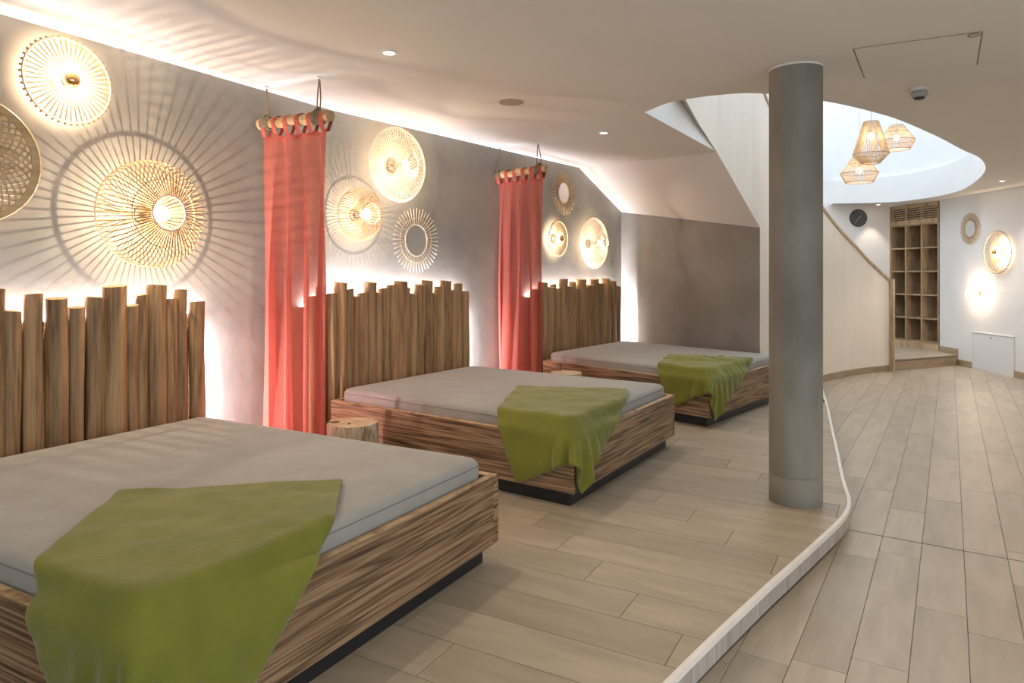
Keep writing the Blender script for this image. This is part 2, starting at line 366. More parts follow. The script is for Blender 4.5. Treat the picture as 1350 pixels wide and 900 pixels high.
# the side towards daylight: wall with a wide window behind the camera's right shoulder
WX = 2.6
obj('wall_side', join(strip([(WX, 9.27), (WX, 2.8)], LOW, 2.62), strip([(WX, 2.8), (WX, -1.6)], LOW, -0.10), strip([(WX, 2.8), (WX, -1.6)], 2.35, 2.62), strip([(WX, -1.6), (WX, -2.5)], LOW, 2.62)), M['white'], kind='structure')
obj('wall_rear', join(strip([(WX, -2.5), (2.3, -2.5)], LOW, 2.7), strip([(2.3, -2.5), (-0.5, -2.5)], 2.35, 2.7), strip([(2.3, -2.5), (-0.5, -2.5)], LOW, -.10), strip([(-0.5, -2.5), (-3.85, -2.5)], LOW, 2.7)), M['white'], kind='structure')
w2_ = obj('added_fill_window', join(box((2.27, -2.5, 1.1), .06, .06, 2.5), box((-.47, -2.5, 1.1), .06, .06, 2.5), box((.9, -2.5, 2.32), 2.7, .06, .06), box((.9, -2.5, -.07), 2.7, .06, .06)), M['oak'], kind='structure')  # rear window added to bring more blue daylight onto column and floor
obj('mullion', box((.9, -2.5, 1.12), .05, .05, 2.34), M['oak'], w2_)
w1 = obj('window_1', join(box((WX, 2.77, 1.1), .06, .06, 2.5), box((WX, -1.57, 1.1), .06, .06, 2.5), box((WX, 0.6, 2.32), .06, 4.4, .06), box((WX, 0.6, -.08), .06, 4.4, .06)), M['oak'], kind='structure')
for y in (1.6, 0.4): obj('mullion', box((WX, y, 1.12), .05, .05, 2.34), M['oak'], w1)

# stair balustrade wall: bottom edge rises with the stair, top edge carries the handrail
full = [(-1.925, 5.72), (-2.0, 6.4), (-2.056, 7.187), (-1.93, 7.55)] + STAIR
def arc(pts):
    s = [0]
    for a, b in zip(pts, pts[1:]): s.append(s[-1] + math.dist(a, b))
    return s
def interp(x, xs, ys): return float(np.interp(x, xs, ys))
sf = arc(full)
ytop_x = [5.72, 7.187, 7.95, 8.3, 9.3, 10.425, 11.4, 12.132]; ytop_z = [4.30, 3.80, 3.47, 3.30, 2.80, 2.245, 1.74, 1.245]
ybot_x = [5.72, 7.187, 7.949, 7.9501]; ybot_z = [2.90, CE(-2.056, 7.187), 1.885, LOW]
tz = lambda x, y: interp(y, ytop_x, ytop_z)
bz = lambda x, y: interp(y, ybot_x, ybot_z)
cut = [p for p in full if p[1] < 7.95] + [(-1.79, 7.95)]
w = slabwall(cut, lambda x, y: interp(y, ybot_x[:3], ybot_z[:3]), tz, 0.14, lift=0.14)
w2 = slabwall(STAIR, LOW, tz, 0.14, taper=4)
obj('wall_stair', join(w, w2), M['cream'], kind='structure')
def rail_cap(pts, th, dz):
    # sheared strip following the sloping top
    o1 = offset(pts, -0.012); o2 = offset(pts, 0.152); V = []
    for i, p in enumerate(pts):
        z = tz(*p); V += [(*o1[i], z), (*o2[i], z), (*o2[i], z + dz), (*o1[i], z + dz)]
    F = []
    for i in range(len(pts) - 1):
        a = 4 * i; b = a + 4; F += [(a, b, b + 1, a + 1), (a + 1, b + 1, b + 2, a + 2), (a + 2, b + 2, b + 3, a + 3), (a + 3, b + 3, b, a)]
    F += [(0, 1, 2, 3), tuple(len(V) - 4 + k for k in (3, 2, 1, 0))]
    return V, F
hr = tag(obj('stair_handrail', rail_cap(full, 0.16, 0.05), M['oak'], loc=(-0.796, 12.132, LOW)), 'oak capping rail on top of the curved cream stair wall', 'handrail')
obj('trim_2', box((-0.815 + .0, 12.165, (LOW + 1.28) / 2), .20, .05, 1.28 - LOW + .03, math.radians(-27 + 0)), M['oak'], kind='structure')

# ------------------------------------------------------------------ floors
PLAT = [(-3.85, -2.5)] + EDGE + [(-1.80, 8.6), (-1.79, 7.95), (-3.861, 8.849), (-3.925, 7.68), (-4.137, 3.791), (-4.009, 1.496)]
plat_in = [(-3.85, -2.5)] + offset(EDGE, 0.0225) + [(-1.80, 8.6), (-1.79, 7.95), (-3.861, 8.849), (-3.925, 7.68), (-4.137, 3.791), (-4.009, 1.496)]
pl = obj('platform', prism([(-3.85, -2.5)] + offset(EDGE, 0.034) + PLAT[-6:], LOW, -0.012), None, kind='structure', mats=[M['dark'], M['grout']], fm=[0, 1] + [0] * 500)
def tiles(region, parent, m, origin, ang, w, L, gap, stag, z0, z1, rows, cols, skip=None):
    ca, sa = math.cos(ang), math.sin(ang); cnt = 0
    for r in rows:
        so = stag(r)
        for c in cols:
            x0 = so + c * L; rect = [(x0 + gap / 2, r * w + gap / 2), (x0 + L - gap / 2, r * w + gap / 2), (x0 + L - gap / 2, (r + 1) * w - gap / 2), (x0 + gap / 2, (r + 1) * w - gap / 2)]
            rect = [(origin[0] + ca * x - sa * y, origin[1] + sa * x + ca * y) for x, y in rect]
            if skip and skip(rect): continue
            p = clip_rect(region, rect)
            if len(p) < 3 or abs(area(p)) < 0.003: continue
            if area(p) < 0: p = p[::-1]
            dz = random.uniform(-.0004, .0004)
            obj('tile', prism(p, z0, z1 + dz), m, parent, loc=(p[0][0], p[0][1], z0)); cnt += 1
    return cnt
n1 = tiles(plat_in, pl, M['tile_up'], (0, 2.5625), TROT, 0.2355, 1.22, 0.003, lambda r: -1.10 - 0.253 * r, -0.0125, 0.0, range(-16, 36), range(-14, 14), skip=lambda q: q[0][1] < -0.6)
# pale edge trim and riser tiles following the curve
def ribbon(pts, o1, o2, z0, z1):
    a = offset(pts, o1); b = offset(pts, o2); V = []
    for p, q in zip(a, b): V += [(*p, z0), (*q, z0), (*q, z1), (*p, z1)]
    F = []
    for i in range(len(pts) - 1):
        k = 4 * i; l = k + 4; F += [(k, k + 1, l + 1, l)[::-1], (k + 1, k + 2, l + 2, l + 1)[::-1], (k + 2, k + 3, l + 3, l + 2)[::-1], (k + 3, k, l, l + 3)[::-1]]
    F += [(0, 1, 2, 3), tuple(len(V) - 4 + q for q in (3, 2, 1, 0))]
    return V, F
obj('edge_trim', ribbon(EDGE, 0.0, 0.021, -0.022, 0.003), M['trim'], pl)
fine = []
for a, b in zip(EDGE, EDGE[1:]):
    for k in range(4): fine.append((a[0] + (b[0] - a[0]) * k / 4, a[1] + (b[1] - a[1]) * k / 4))
s = arc(fine); i0 = 0; pos = 0.0
while i0 < len(fine) - 2 and fine[i0][1] < 9.5:
    ln = random.choice((0.10, 0.19, 0.19, 0.12)); i1 = i0 + 1
    while i1 < len(fine) - 1 and s[i1] - s[i0] < ln: i1 += 1
    seg = fine[i0:i1 + 1]; 
    if fine[i0][1] > 0.6:
        e = seg[-1]; d = (seg[-1][0] - seg[-2][0], seg[-1][1] - seg[-2][1]); seg[-1] = (e[0] - d[0] / math.hypot(*d) * 0.003, e[1] - d[1] / math.hypot(*d) * 0.003)
        obj('riser_tile', ribbon(seg, 0.004, 0.018, -0.096, -0.023), M['riser'], pl, loc=(seg[0][0], seg[0][1], -0.105))
    i0 = i1
LOWPOLY = [(-0.99, -2.5), (2.6, -2.5), (2.6, 9.27), (0.106, 13.568), (-0.796, 12.132), (-1.168, 11.411), (-1.487, 10.425), (-1.6, 9.85)] + [p for p in EDGE[::-1] if p[1] < 9.9]
lowin = [(-0.99, -2.5), (2.6, -2.5), (2.6, 9.27), (0.106, 13.568), (-0.796, 12.132), (-1.168, 11.411), (-1.487, 10.425), (-1.6, 9.85)] + [p for p in offset(EDGE, 0.036)[::-1] if p[1] < 9.9]
fl = obj('floor', prism([(-4.4, -2.6), (2.7, -2.6), (2.7, 9.4), (-0.1, 14.2), (-1, 15.5), (-4.4, 14)], LOW - 0.06, LOW - 0.004), M['grout'], kind='structure')
rs = {}
def stagl(r):
    if r not in rs: rs[r] = random.uniform(-1.2, 0)
    return rs[r]
SEAM = 4.432
reg1 = clip_rect(lowin, [(-5, -3), (5, -3), (5, SEAM - 0.006), (-5, SEAM - 0.006)]); reg2 = clip_rect(lowin, [(-5, SEAM + 0.006), (5, SEAM + 0.006), (5, 16), (-5, 16)])
for reg in (reg1, reg2):
    tiles(reg, fl, M['tile_low'], (-0.3225, 0), math.pi / 2, 0.1933, 1.22, 0.003, stagl, LOW - 0.012, LOW, range(-14, 8), range(-1, 13), skip=lambda q: q[0][1] < -0.9)
    rs.clear()
obj('seam_strip', box((1.0, SEAM, LOW - 0.004), 3.1, 0.010, 0.006), M['dark'], fl)
# landing with riser, nosing, skirting
LAND = 0.03
lp = [(-0.80, 12.16), (0.106, 13.568), WR[0], (0.0, 14.45), (-0.92, 15.3), CLK[2], CLK[1], (-1.9, 12.6), (-1.0, 12.35)]
ld = obj('landing', prism(lp, LOW, LAND - 0.015), M['base'], kind='structure')
a, b = (-0.775, 12.15), (0.075, 13.50); dd = (b[0] - a[0], b[1] - a[1]); ll = math.hypot(*dd); an = math.atan2(dd[1], dd[0])
obj('riser_board', box(((a[0] + b[0]) / 2 + .012, (a[1] + b[1]) / 2 - .008, (LOW + LAND - .03) / 2), ll, 0.02, LAND - .03 - LOW, an), M['base'], ld)
obj('nosing', box(((a[0] + b[0]) / 2, (a[1] + b[1]) / 2, LAND - .018), ll, 0.05, 0.02, an), M['grout'], ld)
tiles(lp, ld, M['tile_low'], (-0.95, 12.3), math.radians(55), 0.2, 1.2, 0.004, lambda r: -0.3 * r, LAND - 0.014, LAND, range(-3, 12), range(-3, 4))
obj('baseboard_stair', ribbon([p for p in STAIR if p[1] > 10.0], 0.0, -0.014, LOW, LOW + 0.095), M['base'], kind='structure')
def along(p, q, t): return (p[0] + (q[0] - p[0]) * t, p[1] + (q[1] - p[1]) * t)
RW = (WR[1], WR[2]); rl = math.dist(*RW); rd = ((RW[1][0] - RW[0][0]) / rl, (RW[1][1] - RW[0][1]) / rl); rn = (rd[1], -rd[0])
def rwp(s, off=0.0): return (RW[0][0] + rd[0] * s - rn[0] * -off * 1, RW[0][1] + rd[1] * s + rn[1] * off)
if rn[0] > 0: rn = (-rn[0], -rn[1])
def rwp(s, off=0.0): return (RW[0][0] + rd[0] * s + rn[0] * off, RW[0][1] + rd[1] * s + rn[1] * off)
rang = math.atan2(rd[1], rd[0])
def rbox(s0, s1, z0, z1, off, th): 
    c = rwp((s0 + s1) / 2, off + th / 2); return box((c[0], c[1], (z0 + z1) / 2), s1 - s0, th, z1 - z0, rang)
s_ = lambda p: (p[0] - RW[0][0]) * rd[0] + (p[1] - RW[0][1]) * rd[1]
ps0, ps1 = s_((0.317, 13.203)), s_((0.803, 12.365))
obj('baseboard_right', join(rbox(0.0, ps0, LOW, LOW + .10, 0, .014), rbox(ps1, rl, LOW, LOW + .10, 0, .014), rbox(-.05, 0.03, LOW, LAND + .10, 0, .018), rbox(-.48, 0.0, LAND, LAND + .10, 0, .014)), M['base'], kind='structure')

# ------------------------------------------------------------------ column
CX, CY, CR = -0.777, 4.36, 0.150
col = thing('column', 'round grey concrete column rising from the platform to the ceiling', 'column', (CX, CY, 0))
obj('shaft', lathe([(CR, 0.17), (CR, CE(CX, CY) - 0.012)], (CX, CY, 0), n=64, capb=False, capt=False), M['concrete'], col, smooth=True)
obj('foot_sleeve', lathe([(CR - .0005, 0.0), (CR + .0005, 0.005), (CR + .0005, 0.168)], (CX, CY, 0), n=64, capb=False), M['concrete'], col, smooth=True)
obj('top_ring', lathe([(CR + .002, CE(CX, CY) - 0.014), (CR + .002, CE(CX, CY))], (CX, CY, 0), n=64), M['ceiling'], col, smooth=True)

# ------------------------------------------------------------------ beds
def inset(q, d):
    """inset ccw quad"""
    n = len(q); out = []
    for i in range(n):
        a, b, c = q[i - 1], q[i], q[(i + 1) % n]
        def off(p, r):
            l = math.dist(p, r); nx, ny = -(r[1] - p[1]) / l, (r[0] - p[0]) / l
            return (p[0] + nx * d, p[1] + ny * d), (r[0] + nx * d, r[1] + ny * d)
        (x1, y1), (x2, y2) = off(a, b); (x3, y3), (x4, y4) = off(b, c)
        den = (x1 - x2) * (y3 - y4) - (y1 - y2) * (x3 - x4)
        px = ((x1 * y2 - y1 * x2) * (x3 - x4) - (x1 - x2) * (x3 * y4 - y3 * x4)) / den
        py = ((x1 * y2 - y1 * x2) * (y3 - y4) - (y1 - y2) * (x3 * y4 - y3 * x4)) / den
        out.append((px, py))
    return out

def rounded(q, r, k=5):
    out = []
    for i in range(4):
        a, b, c = q[i - 1], q[i], q[(i + 1) % 4]
        p0 = lerp2(b, a, r / math.dist(a, b)); p1 = lerp2(b, c, r / math.dist(b, c))
        for j in range(k + 1):
            t = j / k; x = (1 - t) ** 2 * p0[0] + 2 * t * (1 - t) * b[0] + t * t * p1[0]; y = (1 - t) ** 2 * p0[1] + 2 * t * (1 - t) * b[1] + t * t * p1[1]
            out.append((x, y))
    return out

def mattress_mesh(q):
    ZT = 0.498
    rings = []; c = (sum(p[0] for p in q) / 4, sum(p[1] for p in q) / 4)
    for ins, z in ((0.012, 0.30), (0.0, 0.33), (0.0, 0.455), (0.004, 0.474), (0.016, 0.489), (0.035, 0.496), (0.12, 0.500), (0.4, 0.503)):
        r = rounded(inset(q, ins), max(0.07 - ins * 0.3, 0.03)); rings.append([(x, y, z) for x, y in r])
    k = len(rings[0]); V = [p for r in rings for p in r] + [(c[0], c[1], 0.503)]; F = [tuple(range(k - 1, -1, -1))]
    for i in range(len(rings) - 1):
        for j in range(k): F.append((i * k + j, i * k + (j + 1) % k, (i + 1) * k + (j + 1) % k, (i + 1) * k + j))
    t = (len(rings) - 1) * k
    for j in range(k): F.append((t + j, t + (j + 1) % k, len(V) - 1))
    return V, F

def board(p, q, th, z0, z1, inward, m1=None):
    """vertical board from p to q, thickness th towards inward side (left of p->q)"""
    l = math.dist(p, q); nx, ny = -(q[1] - p[1]) / l * th, (q[0] - p[0]) / l * th
    return prism([p, q, (q[0] + nx, q[1] + ny), (p[0] + nx, p[1] + ny)], z0, z1)

def bed(NH, N_, F_, FH, label):
    """corners: near head, near foot, far foot, far head (ccw)"""
    q = [NH, N_, F_, FH]; t = thing('bed', label, 'bed', (N_[0], N_[1], 0), 'wooden box beds along the wall'); th = 0.045
    names = ('side_board', 'foot_board', 'side_board', 'head_board')
    for i in range(4):
        p, r = q[i], q[(i + 1) % 4]; l = math.dist(p, r)
        if i in (0, 2): p, r = lerp2(p, r, 0 if i == 0 else th / l * 0), lerp2(p, r, 1)
        else: p, r = lerp2(p, r, th / l * 1.02), lerp2(p, r, 1 - th / l * 1.02)
        ang = math.atan2(r[1] - p[1], r[0] - p[0])
        # local frame along the board so grain follows it
        o = bpy.data.objects.new(names[i], bpy.data.meshes.new(names[i])); COL.objects.link(o); L_ = math.dist(p, r)
        bm = bmesh.new(); bmesh.ops.create_cube(bm, size=1, matrix=Matrix.Translation((L_ / 2, th / 2, 0.25)) @ Matrix.Diagonal((L_, th, 0.32, 1)))
        bmesh.ops.bevel(bm, geom=bm.edges[:], offset=0.003, segments=1, affect='EDGES'); bm.to_mesh(o.data); bm.free()
        o.data.materials.append(M['bedwood']); o.data.materials.append(M['bedtop'])
        for pg in o.data.polygons:
            if pg.normal.z > 0.9: pg.material_index = 1
        o.location = (p[0] - N_[0], p[1] - N_[1], 0); o.rotation_euler = (0, 0, ang); o.parent = t; o['_w'] = (p[0], p[1], 0)
    k = inset(q, 0.055)
    for i in (0, 1, 2):
        p, r = k[i], k[(i + 1) % 4]
        if i == 1: p, r = lerp2(p, r, .021 / math.dist(p, r)), lerp2(p, r, 1 - .021 / math.dist(p, r))
        obj('plinth_board', board(p, r, 0.02, 0.0, 0.09, 0), M['kick'], t)
    obj('slatted_base', prism(inset(q, th + .002), 0.27, 0.298), M['bedtop'], t)
    return t, q

def headboard(p, q, logs, label, extra, led=True):
    d = (q[0] - p[0], q[1] - p[1]); l = math.hypot(*d); d = (d[0] / l, d[1] / l); n = (d[1], -d[0])
    t = thing('headboard', label, 'headboard', (*lerp2(p, q, .5), 0), 'branch-log headboards behind the beds')
    K = 12
    for i, (s, r, top) in enumerate(logs):
        off = ((i * 7) % 3) * 0.006 + (0.008 if r > 0.055 else 0); c = (p[0] + d[0] * s, p[1] + d[1] * s)
        rr = min(r * 1.06, 0.078); ph = random.uniform(0, 6.28); ph2 = random.uniform(0, 6.28); V = []; NR = 14; a1 = random.uniform(.002, .009)
        taper = random.uniform(-.10, .10); kn = [(random.uniform(.3, 1.1), random.uniform(0, 6.28)) for _ in range(2)]
        for k in range(NR):
            u = k / (NR - 1); z = top * u
            cx = a1 * math.sin(ph + u * 4.5) * math.sin(math.pi * min(1, (1 - u) * 1.1)); cr = rr * (0.97 + taper * (0.5 - u) + 0.05 * math.sin(ph2 + u * 7))
            for j in range(K):
                a = 2 * math.pi * j / K; x = cr * math.cos(a) * 1.0; y = cr * 0.85 * math.sin(a)
                b = 1 + 0.03 * math.sin(3 * a + ph) + 0.02 * math.sin(5 * a + 9 * u + ph2)
                for kz, ka in kn:
                    da = math.atan2(math.sin(a - ka), math.cos(a - ka)); b += 0.10 * math.exp(-((z - kz) / .03) ** 2 - (da / .45) ** 2)
                X, Y = (x * b + cx), (y * b + off)
                V.append((c[0] + d[0] * X + n[0] * Y, c[1] + d[1] * X + n[1] * Y, z + (0.006 * math.sin(a + ph) if k == NR - 1 else 0)))
        F = []
        for k in range(NR - 1):
            for j in range(K): F.append((k * K + j, k * K + (j + 1) % K, (k + 1) * K + (j + 1) % K, (k + 1) * K + j))
        nb = len(F); V2 = list(V); V2 += V[-K:]; F += [tuple(len(V) + j for j in range(K))]
        o = obj('log', (V2, F), None, t, mats=[M['log'], M['endgrain']], fm=[0] * nb + [1], loc=(c[0], c[1], 0), smooth=True)
    for z in (0.35, 0.95):
        a_ = (p[0] - n[0] * .048, p[1] - n[1] * .048); b_ = (q[0] - n[0] * .048, q[1] - n[1] * .048)
        obj('cross_rail', tube([(*lerp2(a_, b_, .03), z), (*lerp2(a_, b_, .97), z)], .008, 8), M['log'], t)
    # light profile on the back of the logs
    s0, s1 = extra
    A1 = wall_pt(p[1] + d[1] * s0, .016)[0]; B1 = wall_pt(min(p[1] + d[1] * s1, 8.84), .016)[0]; mid = lerp2(A1, B1, .5); ln = math.dist(A1, B1); an = math.atan2(B1[1] - A1[1], B1[0] - A1[0])
    obj('light_profile', box((*mid, 1.10), ln, .014, .014, an), M['kick'], t)
    lo = light('AREA', (*mid, 1.110), K_LED * ln, (0.86, 0.87, 1.0), parent=t, shape='RECTANGLE', size=ln, size_y=.012); lo.rotation_euler = (math.pi, 0, an)
    e = lerp2(A1, B1, 1 - .06 / ln); dx, dy = math.cos(an), math.sin(an)
    obj('light_profile', box((*e, .55), .014, .014, .9, an), M['kick'], t)
    lo = light('AREA', (e[0] + dx * .010, e[1] + dy * .010, .55), K_LED * 2.0, (0.86, 0.87, 1.0), parent=t, shape='RECTANGLE', size=.9, size_y=.012)
    zx = Vector((-dx, -dy, 0)); xx = Vector((0, 0, 1)); yy = zx.cross(xx); lo.rotation_euler = Matrix((xx, yy, zx)).transposed().to_euler()
    return t

Q1 = [(-3.79, .763), (-1.70, .93), (-1.80, 2.69), (-3.905, 2.547)]
Q2 = [(-3.93, 3.597), (-1.815, 3.49), (-1.83, 5.24), (-3.885, 5.322)]
Q3 = [(-3.80, 6.56), (-1.785, 6.00), (-1.53, 7.80), (-3.665, 8.42)]
LB = ['large wooden box bed nearest the camera with black plinth', 'middle wooden box bed between the two coral curtains', 'farthest wooden box bed set against the grey end wall']
LM = ['grey mattress on the nearest bed, at the left of the picture', 'grey mattress on the middle bed, between the two curtains', 'grey mattress on the farthest bed under the sloping ceiling']
for q, lb, lm in zip((Q1, Q2, Q3), LB, LM):
    bed(*q, lb)
    mq = inset(q, 0.052); mo = obj('mattress', mattress_mesh(mq), M['mattress'], smooth=True, loc=(*mq[1], 0.30)); tag(mo, lm, 'mattress', 'grey mattresses on the beds')
    mo.location.z = 0.30
    r = rounded(inset(mq, .002), .068); obj('seam', tube([(x, y, .462) for x, y in r], .0028, 5, closed=True), M['seam'], mo)
H1 = [(0.04, .05, 1.23), (.14, .045, 1.19), (.24, .05, 1.27), (.34, .048, 1.2), (.44, .05, 1.25), (.545, .052, 1.18), (.64, .045, 1.22)] + [(0.731, 0.05, 1.284), (0.806, 0.043, 1.175), (0.909, 0.049, 1.252), (1.017, 0.056, 1.231), (1.117, 0.04, 1.181), (1.223, 0.053, 1.232), (1.323, 0.064, 1.29), (1.417, 0.039, 1.179), (1.486, 0.038, 1.238), (1.573, 0.054, 1.291), (1.664, 0.036, 1.206), (1.731, 0.040, 1.26), (1.838, 0.050, 1.183)]
H2 = [(-0.089, 0.04, 1.191), (-0.008, 0.041, 1.263), (0.082, 0.044, 1.21), (0.178, 0.058, 1.295), (0.272, 0.036, 1.241), (0.337, 0.031, 1.185), (0.414, 0.051, 1.209), (0.502, 0.055, 1.294), (0.589, 0.031, 1.211), (0.66, 0.055, 1.243), (0.754, 0.055, 1.266), (0.841, 0.062, 1.297), (0.938, 0.035, 1.244), (1.008, 0.044, 1.189), (1.09, 0.052, 1.269), (1.195, 0.06, 1.302), (1.286, 0.032, 1.189), (1.353, 0.05, 1.244), (1.455, 0.058, 1.3), (1.555, 0.044, 1.213), (1.63, 0.045, 1.27), (1.738, 0.055, 1.195)]
H3 = [(0.012, 0.062, 1.196), (0.143, 0.07, 1.272), (0.286, 0.072, 1.218), (0.391, 0.045, 1.246), (0.47, 0.046, 1.198), (0.575, 0.066, 1.305), (0.714, 0.068, 1.222), (0.817, 0.048, 1.271), (0.897, 0.04, 1.192), (1.004, 0.078, 1.303), (1.121, 0.04, 1.198), (1.212, 0.06, 1.229), (1.345, 0.075, 1.302), (1.496, 0.07, 1.247), (1.633, 0.072, 1.31), (1.744, 0.04, 1.22), (1.83, 0.062, 1.279), (1.95, 0.062, 1.207)]
headboard((-3.88, .70), (-3.985, 2.55), H1, 'row of upright branch logs behind the nearest bed', (0, 1.89))
headboard((-4.035, 3.60), (-3.978, 5.33), H2, 'row of upright branch logs behind the middle bed', (-.13, 1.79))
headboard((-3.905, 6.55), (-3.793, 8.45), H3, 'row of upright branch logs behind the farthest bed', (-.05, 2.0))

# ------------------------------------------------------------------ blankets (draped once by a small cloth solver)
def drape(top_l, ang, w, l, q, seed, pinch=0.0, steps=260):
    rng = np.random.RandomState(seed); h = 0.022; nx = int(w / h) + 1; ny = int(l / h) + 1
    ca, sa = math.cos(ang), math.sin(ang)
    I, J = np.meshgrid(np.arange(nx), np.arange(ny), indexing='ij'); X = np.zeros((nx, ny, 3))
    sx = I * h; sy = J * h
    X[..., 0] = top_l[0] + ca * sx + sa * sy; X[..., 1] = top_l[1] + sa * sx - ca * sy
    X[..., 2] = 0.520 + 0.006 * np.sin(sx * 17 + seed) * np.sin(sy * 11 + 1) + rng.randn(nx, ny) * 0.0008
    if pinch:
        cx = X[..., :2].mean((0, 1)); X[..., :2] = cx + (X[..., :2] - cx) * (1 - pinch); X[..., 2] += 0.02 * np.abs(np.sin(sx * 13) * np.sin(sy * 9 + 1))
    V = np.zeros_like(X)
    def planes(quad, e):
        P = []
        for i in range(4):
            a = np.array(quad[i]); b = np.array(quad[(i + 1) % 4]); d = b - a; d /= np.linalg.norm(d); nrm = np.array([d[1], -d[0]]); P.append((nrm, nrm @ a + e))
        return P
    solids = [(planes(inset(q, 0.052), 0.014), 0.517), (planes(q, 0.020), 0.433)]
    pairs = []
    def add(di, dj, stiff):
        L0 = h * math.hypot(di, dj)
        for par in (0, 1):
            # interleaved batches
            if di: sel = ((I // max(di, 1)) % 2 == par)
            else: sel = ((J // max(abs(dj), 1)) % 2 == par)
            ok = sel & (I + di < nx) & (J + dj < ny) & (J + dj >= 0)
            a = np.flatnonzero(ok.ravel()); ii, jj = np.unravel_index(a, (nx, ny)); b = (ii + di) * ny + jj + dj
            pairs.append((a, b, L0, stiff))
    add(1, 0, 1.0); add(0, 1, 1.0); add(1, 1, .55); add(1, -1, .55); add(2, 0, .10); add(0, 2, .10)
    X = X.reshape(-1, 3); V = V.reshape(-1, 3); dt = 1 / 60
    for st in range(steps):
        V[:, 2] -= 3.6 * dt; V *= 0.972; P = X + V * dt
        for it in range(12):
            for a, b, L0, k in pairs:
                d = P[b] - P[a]; ln = np.sqrt((d * d).sum(1)) + 1e-9; c = (0.5 * k * (ln - L0) / ln)[:, None] * d; P[a] += c; P[b] -= c
            hit = np.zeros(len(P), bool)
            for pls, zt in solids:
                D = np.stack([P[:, :2] @ n_ - o_ for n_, o_ in pls], 1); m = D.max(1); dz = P[:, 2] - zt
                ins = (m < 0) & (dz < 0)
                up_ = ins & (dz > m * 0.9); sd = ins & ~up_
                P[up_, 2] = zt; k = D.argmax(1)
                if sd.any():
                    ks = k[sd]; nn_ = np.array([n_ for n_, o_ in pls])[ks]; P[sd, :2] -= nn_ * m[sd][:, None]
                hit |= ins
            low = P[:, 2] < 0.012; P[low, 2] = 0.012; hit |= low
            P[hit, :2] = X[hit, :2] + (P[hit, :2] - X[hit, :2]) * 0.35
        V = (P - X) / dt; X = P
        if st > steps - 30: V *= 0.6
    F = [(i * ny + j, i * ny + j + 1, (i + 1) * ny + j + 1, (i + 1) * ny + j) for i in range(nx - 1) for j in range(ny - 1)]
    return [tuple(map(float, p)) for p in X], F

def blanket(args, label, kw={}):
    vf = drape(*args, **kw); o = obj('blanket', vf, M['blanket'], smooth=True, loc=(*args[0], 0.5)); tag(o, label, 'blanket', 'green blankets on the beds')
    s = o.modifiers.new('thick', 'SOLIDIFY'); s.thickness = 0.007; s.offset = 0
    tx = bpy.data.textures.new('wrinkles', 'CLOUDS'); tx.noise_scale = .16; tx.noise_depth = 1
    s = o.modifiers.new('wrinkle', 'DISPLACE'); s.texture = tx; s.strength = .020; s.mid_level = .15; s.direction = 'NORMAL'
    s = o.modifiers.new('smooth', 'SUBSURF'); s.levels = 1; s.render_levels = 1
    return o
blanket(((-2.71, 1.415), math.radians(42.7), .845, 1.34, Q1, 3), 'green fleece blanket over the foot corner of the nearest bed', dict(pinch=.03))
blanket(((-2.74, 4.35), math.radians(23.5), .835, 1.33, Q2, 5), 'green fleece blanket over the foot corner of the middle bed', dict(pinch=.03))
blanket(((-2.50, 6.95), math.radians(12), .86, 1.22, Q3, 11), 'crumpled green fleece blanket on the farthest bed', dict(pinch=0.08))

